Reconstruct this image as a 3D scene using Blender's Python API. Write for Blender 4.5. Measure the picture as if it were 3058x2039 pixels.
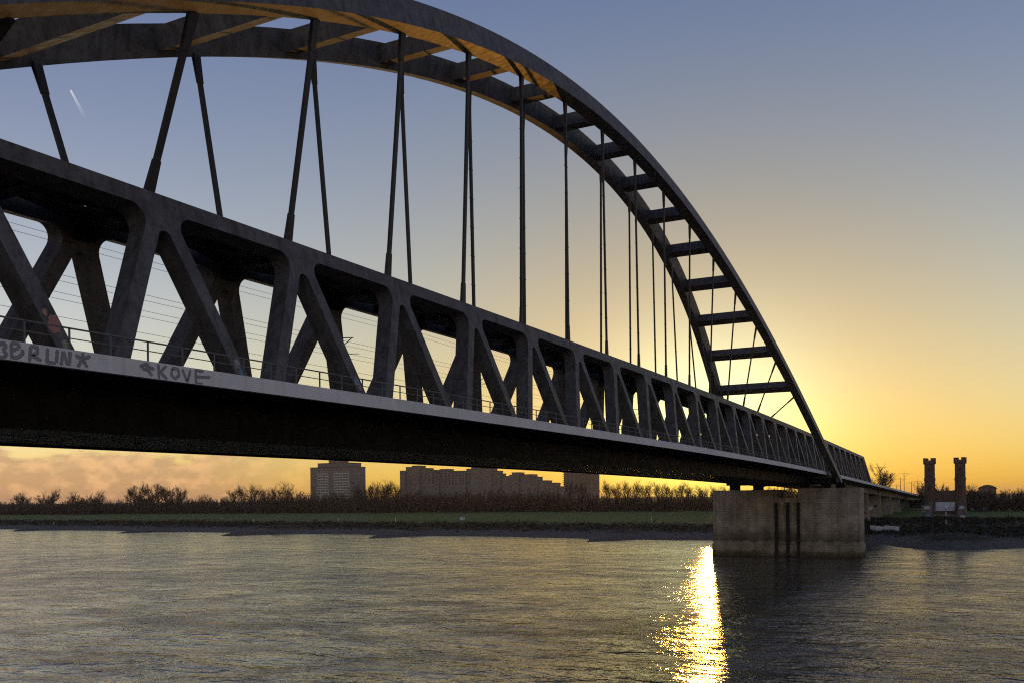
import bpy, math, random
from mathutils import Vector, Matrix, noise

# ------------------------------------------------------------------ camera, sky, sun, exposure
SC = bpy.context.scene
for o in list(bpy.data.objects): bpy.data.objects.remove(o)
COL = SC.collection
R = math.radians
CAM = Vector((-27.21, -47.75, 15.15))
YAW = 0.4767
ROLL = -0.011
cam_d = bpy.data.cameras.new('camera'); cam = bpy.data.objects.new('camera', cam_d); COL.objects.link(cam)
fwd = Vector((math.cos(YAW), math.sin(YAW), 0))
r0 = Vector((math.sin(YAW), -math.cos(YAW), 0)); u0 = Vector((0, 0, 1))
rt = math.cos(ROLL)*r0 + math.sin(ROLL)*u0; up = -math.sin(ROLL)*r0 + math.cos(ROLL)*u0
M = Matrix((rt, up, -fwd)).transposed().to_4x4(); M.translation = CAM
cam.matrix_world = M
cam_d.sensor_width = 36; cam_d.lens = 2785.8/3058*36
cam_d.shift_x = (1529-1526.2)/3058; cam_d.shift_y = (1487.1-1019.5)/3058
cam_d.clip_start = 0.5; cam_d.clip_end = 60000
SC.camera = cam

SUN_AZ = R(15.3)      # from +X towards +Y
SUN_EL = R(3.1)
HAZE = .00005
world = bpy.data.worlds.new('World'); SC.world = world; world.use_nodes = True
wn = world.node_tree.nodes; wl = world.node_tree.links
for n in list(wn): wn.remove(n)
def W(t, **k):
    n = wn.new(t)
    for a, b in k.items(): setattr(n, a, b)
    return n
def wmath(op, a, b=None, c=None):
    n = W('ShaderNodeMath', operation=op)
    for i, v in enumerate((a, b, c)):
        if v is None: continue
        if isinstance(v, (int, float)): n.inputs[i].default_value = v
        else: wl.new(v, n.inputs[i])
    return n.outputs[0]
sky = W('ShaderNodeTexSky', sky_type='NISHITA')
sky.sun_disc = False; sky.sun_elevation = SUN_EL; sky.sun_rotation = math.pi/2 - SUN_AZ
sky.altitude = 50; sky.air_density = 1.2; sky.dust_density = 1.2; sky.ozone_density = 2.0
bg = W('ShaderNodeBackground'); bg.inputs[1].default_value = 0.10
wo = W('ShaderNodeOutputWorld')
# tone of the twilight sky: soft shoulder per channel, paler haze low down away from the sun, low cloud bank
tc = W('ShaderNodeTexCoord'); nrm = W('ShaderNodeVectorMath', operation='NORMALIZE'); wl.new(tc.outputs['Generated'], nrm.inputs[0])
sep = W('ShaderNodeSeparateXYZ'); wl.new(nrm.outputs[0], sep.inputs[0])
el = wmath('MULTIPLY', wmath('ARCSINE', wmath('MAXIMUM', sep.outputs['Z'], 0.0)), 57.2958)
azm = wmath('ARCTAN2', sep.outputs['Y'], sep.outputs['X'])
srgb = W('ShaderNodeSeparateColor'); wl.new(sky.outputs[0], srgb.inputs[0])
crgb = W('ShaderNodeCombineColor')
dp = W('ShaderNodeVectorMath', operation='DOT_PRODUCT'); wl.new(nrm.outputs[0], dp.inputs[0])
dp.inputs[1].default_value = (math.cos(SUN_AZ)*math.cos(SUN_EL), math.sin(SUN_AZ)*math.cos(SUN_EL), math.sin(SUN_EL))
far = W('ShaderNodeMapRange', interpolation_type='SMOOTHSTEP'); wl.new(dp.outputs['Value'], far.inputs[0])
far.inputs[1].default_value = .985; far.inputs[2].default_value = .72; far.inputs[3].default_value = 0; far.inputs[4].default_value = 1
anti = W('ShaderNodeMapRange', interpolation_type='SMOOTHSTEP'); wl.new(dp.outputs['Value'], anti.inputs[0])
anti.inputs[1].default_value = .30; anti.inputs[2].default_value = -.80; anti.inputs[3].default_value = 1; anti.inputs[4].default_value = .95
lowh = wmath('MULTIPLY', wmath('POWER', 2.71828, wmath('DIVIDE', el, -13.0)), far.outputs[0])
elc = wmath('DIVIDE', wmath('MINIMUM', el, 36.0), 30.0)
ang = wmath('MULTIPLY', wmath('ARCCOSINE', wmath('MINIMUM', dp.outputs['Value'], .999999)), 57.2958)
def gauss(w_): q_ = wmath('DIVIDE', ang, w_); return wmath('POWER', 2.71828, wmath('MULTIPLY', wmath('MULTIPLY', q_, q_), -1.0))
g1, g2, low2 = gauss(7.0), gauss(15.0), wmath('POWER', 2.71828, wmath('DIVIDE', el, -3.0))
for i, (g, k, c, d, e1, e2, e3) in enumerate(((.207,.267,.486,-1.86,.30,.133,-.572), (.409,.34,.60,-1.22,.88,-.46,-.748), (.524,.17,.86,-.30,1.50,-.95,-.896))):
    ex = k
    for t_, c_ in ((lowh, c), (elc, d), (g1, e1), (g2, e2), (low2, e3)): ex = wmath('ADD', wmath('MULTIPLY', t_, c_), ex)
    v = wmath('MULTIPLY', wmath('POWER', wmath('MULTIPLY', srgb.outputs[i], 0.1), g), wmath('POWER', 2.71828, ex))
    wl.new(wmath('MULTIPLY', v, wmath('MULTIPLY', anti.outputs[0], 10.0)), crgb.inputs[i])
# clouds
cx = W('ShaderNodeCombineXYZ'); wl.new(wmath('MULTIPLY', azm, 20.0), cx.inputs[0]); wl.new(wmath('MULTIPLY', el, .9), cx.inputs[1]); cx.inputs[2].default_value = 2.7
cn = W('ShaderNodeTexNoise'); cn.inputs['Scale'].default_value = 1.0; cn.inputs['Detail'].default_value = 8; cn.inputs['Roughness'].default_value = .58; wl.new(cx.outputs[0], cn.inputs[0])
top = wmath('ADD', 1.0, wmath('MULTIPLY', cn.outputs[0], 3.6))
band = W('ShaderNodeMapRange', interpolation_type='SMOOTHSTEP'); wl.new(wmath('SUBTRACT', el, top), band.inputs[0])
band.inputs[1].default_value = .25; band.inputs[2].default_value = -.35
farc = W('ShaderNodeMapRange', interpolation_type='SMOOTHSTEP'); wl.new(dp.outputs['Value'], farc.inputs[0])
farc.inputs[1].default_value = .95; farc.inputs[2].default_value = .84
cmask = wmath('MULTIPLY', band.outputs[0], farc.outputs[0])
cx2 = W('ShaderNodeCombineXYZ'); wl.new(wmath('MULTIPLY', azm, 42.0), cx2.inputs[0]); wl.new(wmath('MULTIPLY', el, 1.1), cx2.inputs[1]); cx2.inputs[2].default_value = 9.1
cn2 = W('ShaderNodeTexNoise'); cn2.inputs['Scale'].default_value = 1.0; cn2.inputs['Detail'].default_value = 7; wl.new(cx2.outputs[0], cn2.inputs[0])
puff = W('ShaderNodeValToRGB'); pe = puff.color_ramp.elements
pe[0].position = .46; pe[0].color = (5.2,3.0,1.85,1); pe[1].position = .62; pe[1].color = (8.6,4.7,2.5,1); wl.new(cn2.outputs[0], puff.inputs[0])
cm = W('ShaderNodeMix', data_type='RGBA', blend_type='MIX'); wl.new(wmath('MULTIPLY', cmask, .72), cm.inputs[0]); wl.new(crgb.outputs[0], cm.inputs[6]); sc_ = W('ShaderNodeVectorMath', operation='SCALE'); wl.new(puff.outputs[0], sc_.inputs[0]); wl.new(anti.outputs[0], sc_.inputs['Scale']); wl.new(sc_.outputs[0], cm.inputs[7])
# short double vapour trail high in the sky
t0 = Vector((.674,.874,.442)).normalized(); t1 = Vector((.6815,.860,.411)).normalized(); ta = (t1-t0).normalized(); tl = ta.cross(t0).normalized()
def wdot(v_):
    n_ = W('ShaderNodeVectorMath', operation='DOT_PRODUCT'); wl.new(nrm.outputs[0], n_.inputs[0]); n_.inputs[1].default_value = v_; return n_.outputs['Value']
ul = wmath('DIVIDE', wmath('SUBTRACT', wdot(ta), t0.dot(ta)), (t1-t0).length)
vl = wmath('ABSOLUTE', wmath('SUBTRACT', wdot(tl), t0.dot(tl)))
side_ = wmath('ABSOLUTE', wmath('SUBTRACT', vl, wmath('ADD', .0004, wmath('MULTIPLY', ul, .0006))))
core_ = wmath('MULTIPLY', wmath('SUBTRACT', .0006, side_), 2200.0); core_.node.use_clamp = True
fade_ = wmath('MULTIPLY', wmath('MULTIPLY', wmath('GREATER_THAN', ul, 0.0), wmath('LESS_THAN', ul, 1.0)), wmath('SUBTRACT', 1.0, ul))
trail = wmath('MULTIPLY', wmath('MULTIPLY', core_, fade_), wmath('GREATER_THAN', dp.outputs['Value'], 0.0)); trail.node.use_clamp = True
tm = W('ShaderNodeMix', data_type='RGBA'); wl.new(trail, tm.inputs[0]); wl.new(cm.outputs[2], tm.inputs[6]); tm.inputs[7].default_value = (6.8,7.0,7.3,1)
wl.new(tm.outputs[2], bg.inputs[0]); wl.new(bg.outputs[0], wo.inputs[0])

sun_d = bpy.data.lights.new('sun', 'SUN'); sun = bpy.data.objects.new('sun', sun_d); COL.objects.link(sun)
sun_d.energy = 1.15; sun_d.angle = R(0.55); sun_d.color = (1.0, 0.40, 0.055)
sdir = Vector((math.cos(SUN_AZ)*math.cos(SUN_EL), math.sin(SUN_AZ)*math.cos(SUN_EL), math.sin(SUN_EL)))
sun.rotation_euler = sdir.to_track_quat('Z', 'Y').to_euler()
SC.view_settings.view_transform = 'Standard'; SC.view_settings.look = 'None'
SC.view_settings.exposure = 0.0; SC.view_settings.gamma = 1.0
SC.view_settings.use_curve_mapping = False
SC.cycles.use_denoising = False; SC.cycles.filter_width = 1.15
SC.cycles.caustics_reflective = False; SC.cycles.caustics_refractive = False; SC.cycles.diffuse_bounces = 1; SC.cycles.glossy_bounces = 4

# ------------------------------------------------------------------ helpers
class MB:
    def __init__(s): s.v = []; s.f = []
    def quad_box(s, c8):
        i = len(s.v); s.v += [tuple(p) for p in c8]
        for a in ((0,3,2,1),(4,5,6,7),(0,1,5,4),(1,2,6,5),(2,3,7,6),(3,0,4,7)): s.f.append(tuple(i+j for j in a))
        return s
    def box(s, x0, x1, y0, y1, z0, z1):
        return s.quad_box([(x0,y0,z0),(x1,y0,z0),(x1,y1,z0),(x0,y1,z0),(x0,y0,z1),(x1,y0,z1),(x1,y1,z1),(x0,y1,z1)])
    def bar(s, a, b, w, h, upv=(0,0,1)):
        a = Vector(a); b = Vector(b); d = (b-a).normalized(); upv = Vector(upv)
        l = d.cross(upv)
        if l.length < 1e-4: l = d.cross(Vector((1,0,0)))
        l.normalize(); n = l.cross(d)
        q = []
        for p in (a, b):
            q += [p-l*w/2-n*h/2, p+l*w/2-n*h/2, p+l*w/2+n*h/2, p-l*w/2+n*h/2]
        return s.quad_box(q)
    def tube(s, a, b, ra, rb, n=6, cap=True):
        a = Vector(a); b = Vector(b); d = b-a
        if d.length < 1e-6: return s
        d.normalize(); l = d.cross(Vector((0,0,1)))
        if l.length < 1e-3: l = d.cross(Vector((1,0,0)))
        l.normalize(); m = l.cross(d); i = len(s.v)
        for p, r in ((a, ra), (b, rb)):
            for k in range(n):
                t = 2*math.pi*k/n; s.v.append(tuple(p+l*(r*math.cos(t))+m*(r*math.sin(t))))
        for k in range(n): s.f.append((i+k, i+(k+1)%n, i+n+(k+1)%n, i+n+k))
        if cap: s.f.append(tuple(i+k for k in reversed(range(n)))); s.f.append(tuple(i+n+k for k in range(n)))
        return s
    def sweep(s, rings, cap=True, closed=True):
        i = len(s.v); n = len(rings[0])
        for r in rings: s.v += [tuple(p) for p in r]
        for j in range(len(rings)-1):
            for k in range(n if closed else n-1):
                a = i+j*n; b = a+n; s.f.append((a+k, a+(k+1)%n, b+(k+1)%n, b+k))
        if cap and closed:
            s.f.append(tuple(i+k for k in reversed(range(n)))); e = i+(len(rings)-1)*n; s.f.append(tuple(e+k for k in range(n)))
        return s
    def prism(s, outline, fn, d0, d1):   # outline of (a,b) -> fn(a,b,d)
        return s.sweep([[fn(a, b, d0) for a, b in outline], [fn(a, b, d1) for a, b in outline]])
    def add(s, o, mat=None):
        i = len(s.v); s.v += [tuple(mat @ Vector(p)) for p in o.v] if mat else list(o.v)
        s.f += [tuple(i+j for j in f) for f in o.f]; return s
    def mesh(s, name, mat=None, smooth=False):
        me = bpy.data.meshes.new(name); me.from_pydata(s.v, [], s.f); me.update()
        if mat: me.materials.append(mat)
        if smooth:
            for p in me.polygons: p.use_smooth = True
        return me
    def build(s, name, mat, parent=None, smooth=False):
        return link(name, s.mesh(name, mat, smooth), parent)
def link(name, data, parent=None, loc=None):
    o = bpy.data.objects.new(name, data); COL.objects.link(o)
    if parent: o.parent = parent
    if loc is not None: o.location = loc
    return o
def empty(name, loc=(0,0,0)):
    o = bpy.data.objects.new(name, None); COL.objects.link(o); o.location = loc; o.empty_display_size = 1; return o
def tag(o, label, cat, group=None):
    o['label'] = label; o['category'] = cat
    if group: o['group'] = group
    return o
def structure(o): o['kind'] = 'structure'; return o
def stuff(o): o['kind'] = 'stuff'; return o
def local(parent, mb):      # shift world-space vertices of a part into its parent's space
    p = parent.location; mb.v = [(a-p.x, b-p.y, c-p.z) for a, b, c in mb.v]; return mb
ORD = ['first','second','third','fourth','fifth','sixth','seventh','eighth','ninth','tenth','eleventh','twelfth','thirteenth','fourteenth','fifteenth','sixteenth']

# ------------------------------------------------------------------ materials
def mat_new(name):
    m = bpy.data.materials.new(name); m.use_nodes = True
    return m, m.node_tree.nodes, m.node_tree.links, m.node_tree.nodes['Principled BSDF']
def ramp(nt, fac, stops, interp='LINEAR'):
    n = nt.nodes.new('ShaderNodeValToRGB'); n.color_ramp.interpolation = interp
    e = n.color_ramp.elements
    e[0].position = stops[0][0]; e[0].color = (*stops[0][1], 1)
    e[1].position = stops[-1][0]; e[1].color = (*stops[-1][1], 1)
    for p, c in stops[1:-1]:
        x = e.new(p); x.color = (*c, 1)
    nt.links.new(fac, n.inputs[0]); return n.outputs[0]
def nz(nt, scale, detail=4, rough=.55, coord='Object', sc=(1,1,1), dist=0):
    tc = nt.nodes.new('ShaderNodeTexCoord'); mp = nt.nodes.new('ShaderNodeMapping'); mp.inputs['Scale'].default_value = sc
    nt.links.new(tc.outputs[coord], mp.inputs[0])
    n = nt.nodes.new('ShaderNodeTexNoise'); n.inputs['Scale'].default_value = scale; n.inputs['Detail'].default_value = detail
    n.inputs['Roughness'].default_value = rough; n.inputs['Distortion'].default_value = dist
    nt.links.new(mp.outputs[0], n.inputs[0]); return n.outputs['Fac']
def geo_pos(nt):
    g = nt.nodes.new('ShaderNodeNewGeometry'); return g.outputs['Position']
def mixc(nt, fac, a, b, mode='MIX'):
    n = nt.nodes.new('ShaderNodeMix'); n.data_type = 'RGBA'; n.blend_type = mode
    for s, v in ((n.inputs[0], fac), (n.inputs[6], a), (n.inputs[7], b)):
        if isinstance(v, (int, float)): s.default_value = v
        elif isinstance(v, tuple): s.default_value = (*v, 1)
        else: nt.links.new(v, s)
    return n.outputs[2]
def nmath(nt, op, a, b=None, clamp=False):
    n = nt.nodes.new('ShaderNodeMath'); n.operation = op; n.use_clamp = clamp
    for i, v in enumerate((a, b)):
        if v is None: continue
        if isinstance(v, (int, float)): n.inputs[i].default_value = v
        else: nt.links.new(v, n.inputs[i])
    return n.outputs[0]
def bump(nt, h, strength, dist, normal=None):
    b = nt.nodes.new('ShaderNodeBump'); b.inputs['Strength'].default_value = strength; b.inputs['Distance'].default_value = dist
    nt.links.new(h, b.inputs['Height'])
    if normal: nt.links.new(normal, b.inputs['Normal'])
    return b.outputs[0]
def simple(name, c1, c2, scale=1.0, rough=.7, sc=(1,1,1), detail=5, bs=0, bd=.02, lo=.3, hi=.7, metallic=0, spec=.5):
    m, n, l, p = mat_new(name); nt = m.node_tree
    f = nz(nt, scale, detail, .6, sc=sc); l.new(ramp(nt, f, [(lo, c1), (hi, c2)]), p.inputs['Base Color'])
    p.inputs['Roughness'].default_value = rough; p.inputs['Metallic'].default_value = metallic
    p.inputs['Specular IOR Level'].default_value = spec
    if bs: l.new(bump(nt, f, bs, bd), p.inputs['Normal'])
    return m
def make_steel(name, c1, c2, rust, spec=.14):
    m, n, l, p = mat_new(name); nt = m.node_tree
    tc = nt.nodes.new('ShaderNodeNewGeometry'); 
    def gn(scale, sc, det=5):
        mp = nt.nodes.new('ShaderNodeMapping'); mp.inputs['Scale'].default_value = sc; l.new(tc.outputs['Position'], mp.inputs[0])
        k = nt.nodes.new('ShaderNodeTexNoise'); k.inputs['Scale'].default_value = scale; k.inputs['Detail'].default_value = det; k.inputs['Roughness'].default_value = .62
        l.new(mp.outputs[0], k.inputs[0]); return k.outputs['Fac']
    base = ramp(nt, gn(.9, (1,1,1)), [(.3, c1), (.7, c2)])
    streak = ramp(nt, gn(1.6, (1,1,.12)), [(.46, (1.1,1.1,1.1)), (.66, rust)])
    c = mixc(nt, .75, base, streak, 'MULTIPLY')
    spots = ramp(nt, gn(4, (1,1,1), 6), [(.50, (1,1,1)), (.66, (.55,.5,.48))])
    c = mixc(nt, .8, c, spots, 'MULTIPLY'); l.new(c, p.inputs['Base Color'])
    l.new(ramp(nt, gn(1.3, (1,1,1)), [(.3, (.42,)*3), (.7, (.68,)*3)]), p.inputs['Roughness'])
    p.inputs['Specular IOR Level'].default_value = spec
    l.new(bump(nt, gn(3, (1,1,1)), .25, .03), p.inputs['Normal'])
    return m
M_STEEL = make_steel('bridge_paint', (.085,.085,.09), (.15,.15,.155), (.6,.52,.47))
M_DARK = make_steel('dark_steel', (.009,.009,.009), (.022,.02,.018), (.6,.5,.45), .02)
M_CABLE = simple('cable_steel', (.03,.03,.03), (.055,.055,.055), 3, .6, spec=.25)
M_WIRE = simple('wire_metal', (.05,.05,.05), (.08,.075,.07), 3, .6)
def make_fascia():
    m, n, l, p = mat_new('fascia_concrete'); nt = m.node_tree
    f = nz(nt, .5, 6, .6, sc=(1,1,1)); s = nz(nt, 2.2, 4, .6, sc=(1,1,.15))
    c = ramp(nt, f, [(.3, (.66,.68,.71)), (.7, (.80,.81,.83))])
    c = mixc(nt, .6, c, ramp(nt, s, [(.5, (1,1,1)), (.75, (.7,.68,.66))]), 'MULTIPLY'); l.new(c, p.inputs['Base Color'])
    p.inputs['Roughness'].default_value = .8; return m
M_FASCIA = make_fascia()
def make_concrete(name, c1, c2, stains=True):
    m, n, l, p = mat_new(name); nt = m.node_tree
    pos = geo_pos(nt); sep = nt.nodes.new('ShaderNodeSeparateXYZ'); l.new(pos, sep.inputs[0])
    f = nz(nt, .35, 8, .65); c = ramp(nt, f, [(.3, c1), (.7, c2)])
    v = nz(nt, .9, 5, .6, sc=(1,1,.1)); c = mixc(nt, .7, c, ramp(nt, v, [(.45, (1,1,1)), (.72, (.5,.47,.42))]), 'MULTIPLY')
    if stains:
        wob = nmath(nt, 'MULTIPLY', nmath(nt, 'SUBTRACT', nz(nt, .5, 5, .6), .5), 2.6)
        h = nmath(nt, 'ADD', sep.outputs['Z'], wob)
        band = ramp(nt, nmath(nt, 'DIVIDE', h, 16), [(0, (.2,.2,.16)), (.06, (.35,.35,.28)), (.11, (.85,.84,.76)), (.22, (.8,.8,.75)), (.25, (.38,.38,.33)), (.34, (.6,.59,.54)), (.45, (1,1,1)), (1, (.92,.9,.88))])
        c = mixc(nt, 1.0, c, band, 'MULTIPLY')
    bt = nt.nodes.new('ShaderNodeTexBrick'); cb = nt.nodes.new('ShaderNodeCombineXYZ'); l.new(sep.outputs['Y'], cb.inputs[0]); l.new(sep.outputs['Z'], cb.inputs[1]); l.new(cb.outputs[0], bt.inputs[0])
    bt.inputs['Scale'].default_value = .42; bt.inputs['Color1'].default_value = (1.1,1.07,1.0,1); bt.inputs['Color2'].default_value = (.74,.74,.74,1); bt.inputs['Mortar'].default_value = (.5,.48,.45,1); bt.inputs['Mortar Size'].default_value = .03
    c = mixc(nt, .6 if stains else .25, c, bt.outputs[0], 'MULTIPLY')
    c = mixc(nt, .8, c, ramp(nt, nz(nt, .16, 7, .7), [(.35, (.5,.48,.46)), (.6, (1.12,1.08,1.02))]), 'MULTIPLY')
    l.new(c, p.inputs['Base Color']); p.inputs['Roughness'].default_value = .9; p.inputs['Specular IOR Level'].default_value = .2
    g = nmath(nt, 'ADD', nz(nt, 1.2, 8, .7), nmath(nt, 'MULTIPLY', nz(nt, .4, 2, .5, sc=(.05,.05,6)), .6))
    l.new(bump(nt, g, .5, .08), p.inputs['Normal']); return m
M_PIER = make_concrete('pier_concrete', (.40,.34,.275), (.58,.52,.43))
M_CONC = make_concrete('approach_concrete', (.30,.28,.26), (.46,.44,.41), False)
M_WOODPOST = simple('fender_timber', (.012,.011,.01), (.03,.027,.024), 2, .9, sc=(1,1,.2))
def make_brick():
    m, n, l, p = mat_new('tower_brick'); nt = m.node_tree
    tc = nt.nodes.new('ShaderNodeTexCoord'); b = nt.nodes.new('ShaderNodeTexBrick')
    mp = nt.nodes.new('ShaderNodeMapping'); mp.inputs['Rotation'].default_value = (R(90),0,R(90)); l.new(tc.outputs['Object'], mp.inputs[0]); l.new(mp.outputs[0], b.inputs[0])
    b.inputs['Scale'].default_value = 1.6; b.inputs['Color1'].default_value = (.14,.082,.058,1); b.inputs['Color2'].default_value = (.19,.115,.08,1); b.inputs['Mortar'].default_value = (.2,.18,.15,1)
    c = mixc(nt, .6, b.outputs[0], ramp(nt, nz(nt, .5, 6, .6), [(.3, (.5,.48,.46)), (.7, (1.1,1.05,1))]), 'MULTIPLY')
    l.new(c, p.inputs['Base Color']); p.inputs['Roughness'].default_value = .95; p.inputs['Specular IOR Level'].default_value = .2
    l.new(bump(nt, nz(nt, 2, 6), .6, .1), p.inputs['Normal']); return m
M_BRICK = make_brick()
M_STONE = simple('old_masonry', (.12,.10,.085), (.26,.235,.21), .7, .95, bs=.6, bd=.1)
M_WHITEW = simple('whitewash', (.55,.55,.56), (.8,.8,.8), .8, .9)
M_TWIG = simple('twig_bark', (.09,.065,.046), (.14,.10,.07), 1, .9, spec=.2)
M_BARK = simple('trunk_bark', (.055,.042,.032), (.10,.08,.062), 2, .95, spec=.2)
M_BRUSH = simple('brush_twigs', (.085,.06,.04), (.15,.108,.07), .05, .95, spec=.1)
M_SCRUB = simple('scrub_leaf', (.035,.032,.018), (.06,.055,.03), .2, .95, spec=.1)
M_EVER = simple('evergreen_leaf', (.03,.03,.016), (.05,.048,.026), .5, .9, spec=.1)
M_FACADE = simple('facade_render', (.19,.16,.135), (.27,.235,.20), .15, .9)
M_FACADE2 = simple('facade_panel', (.2,.165,.138), (.27,.225,.185), .15, .9)
M_BALC = simple('balcony_white', (.55,.54,.52), (.66,.65,.63), .5, .8)
M_ROOF = simple('flat_roof', (.10,.06,.045), (.14,.085,.06), .5, .9)
def make_glass(name, c, rough=.15):
    m, n, l, p = mat_new(name); p.inputs['Base Color'].default_value = (*c, 1); p.inputs['Roughness'].default_value = rough; p.inputs['Specular IOR Level'].default_value = .8; return m
M_GLASS = make_glass('window_glass', (.03,.032,.036))
M_SIGNW = simple('sign_white', (.8,.8,.8), (.86,.86,.86), 1, .5)
M_SIGNB = simple('sign_black', (.015,.015,.015), (.025,.025,.025), 1, .6)
M_RED = simple('paint_red', (.28,.03,.025), (.4,.05,.04), 1.5, .8)
M_BLUE = simple('paint_blue', (.12,.2,.28), (.25,.33,.4), 1.5, .8)
M_SPRAY = simple('spray_grey', (.24,.235,.25), (.31,.30,.315), 2.5, .85)
M_PINK = simple('spray_pink', (.35,.17,.14), (.45,.24,.2), 2.5, .85)
M_GREEN = simple('spray_green', (.2,.26,.16), (.3,.34,.22), 2.5, .85)

# ------------------------------------------------------------------ water
def make_water():
    m, n, l, p = mat_new('river_water'); nt = m.node_tree
    p.inputs['Base Color'].default_value = (.075,.072,.056,1); p.inputs['IOR'].default_value = 1.38; p.inputs['Roughness'].default_value = .085
    pos = geo_pos(nt)
    def wn_(scale, sc, rot, detail, rough=.55, dist=0):
        mp = nt.nodes.new('ShaderNodeMapping'); mp.inputs['Scale'].default_value = sc; mp.inputs['Rotation'].default_value = (0,0,R(rot)); l.new(pos, mp.inputs[0])
        k = nt.nodes.new('ShaderNodeTexNoise'); k.inputs['Scale'].default_value = scale; k.inputs['Detail'].default_value = detail; k.inputs['Roughness'].default_value = rough; k.inputs['Distortion'].default_value = dist
        l.new(mp.outputs[0], k.inputs[0]); return k.outputs['Fac']
    patch = ramp(nt, nmath(nt, 'ADD', nmath(nt, 'MULTIPLY', wn_(.022, (1,.5,1), 10, 4, .6, .8), .45), nmath(nt, 'MULTIPLY', wn_(.085, (1,.9,1), 30, 7, .66, .5), .55)), [(.34, (.34,)*3), (.50, (.68,)*3), (.64, (1.2,)*3)])
    w1 = wn_(.16, (1,.5,1), 55, 3)             # long swell
    w2 = wn_(1.15, (1,.55,1), 6, 3, .6, .3)     # wind waves
    w3 = wn_(3.6, (1,.8,1), 40, 2, .6)         # ripples
    w4 = wn_(.33, (1,.55,1), 8, 3, .52, .6)      # short crests
    h = nmath(nt, 'ADD', nmath(nt, 'ADD', nmath(nt, 'MULTIPLY', w1, 1.4), nmath(nt, 'MULTIPLY', nmath(nt, 'MULTIPLY', w4, 2.5), patch)), nmath(nt, 'MULTIPLY', nmath(nt, 'MULTIPLY', w2, .42), patch))
    h = nmath(nt, 'ADD', h, nmath(nt, 'MULTIPLY', nmath(nt, 'MULTIPLY', w3, .05), patch))
    sx = nt.nodes.new('ShaderNodeSeparateXYZ'); l.new(pos, sx.inputs[0])      # water lies calmer in the lee of the far groynes
    calm = nt.nodes.new('ShaderNodeMapRange'); calm.interpolation_type = 'SMOOTHSTEP'; l.new(sx.outputs['X'], calm.inputs[0])
    calm.inputs[1].default_value = 60; calm.inputs[2].default_value = 270; calm.inputs[3].default_value = 1.0; calm.inputs[4].default_value = .38
    h = nmath(nt, 'MULTIPLY', h, calm.outputs[0])
    l.new(bump(nt, h, 1.0, .30), p.inputs['Normal'])
    return m
M_WATER = make_water()
mb = MB(); mb.v = [(-900,-3000,0),(420,-3000,0),(420,4000,0),(-900,4000,0)]; mb.f = [(0,1,2,3)]
structure(mb.build('river_water', M_WATER))

# ------------------------------------------------------------------ far bank terrain
SHORE = [(-3000,330),(-700,320),(-400,285),(-260,262),(-170,282),(-120,262),(-70,270),(-55,267),(-47,261),(-42,253),(-36,249.6),(-29,257),(-20,272),(0,288),(39,291),(66,288),(72,274),(76,268.9),(78,273),(81,284),(86,292),(96,296),(130,303),(164,300),(169,282),(173,275.5),(175,281),(178,293),(184,303),(209,312),(246,306),(252,288),(257,280),(259,287),(262,298),(268,309),(302,320),(332,314),(337,300),(341,294),(343,300),(347,311),(353,319),(390,326),(428,324),(433,311),(437,305),(439,310),(444,322),(452,329),(500,335),(560,328),(575,312),(590,330),(800,345),(1200,360),(4000,400)]
def shore(y):
    for (a, xa), (b, xb) in zip(SHORE, SHORE[1:]):
        if a <= y <= b:
            t = (y-a)/(b-a); return xa+(xb-xa)*t
    return 330
def ss(a, b, x):
    t = min(1, max(0, (x-a)/(b-a))); return t*t*(3-2*t)
PROFILE = [(-40,-3),(0,-.05),(3,.5),(10,1.2),(22,2.0),(34,3.9),(44,4.7),(70,5.3),(150,5.7),(190,6.4),(230,6.8),(300,7.0),(500,8),(1200,9),(6000,12)]
def smooth_shore(y):
    return sum(shore(y+d)*w for d, w in ((-70,.1),(-45,.15),(-20,.2),(0,.1),(20,.2),(45,.15),(70,.1)))
def ground(x, y):
    s = shore(y); sm = smooth_shore(y); 
    blend = ss(8, 45, x-sm+10)
    d = (x-s)*(1-blend)+(x-sm)*blend
    if s < sm-4 and x > s:      # groyne spits stay low until the bank proper
        d = min(d, 6+(x-s)*.35) if x < sm+6 else d
    for (a, za), (b, zb) in zip(PROFILE, PROFILE[1:]):
        if a <= d <= b:
            z = za+(zb-za)*(d-a)/(b-a); break
    else: z = -3 if d < 0 else 12
    if d > 0:
        z += noise.noise(Vector((x*.06, y*.06, 3)))*min(.55, d*.05)+noise.noise(Vector((x*.3, y*.3, 9)))*min(.22, d*.03)
    # spoil heap at the groyne beside the old portal
    g = math.exp(-(((x-266)/10)**2+((y+38)/11)**2)); z += 2.6*g
    return z
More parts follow.
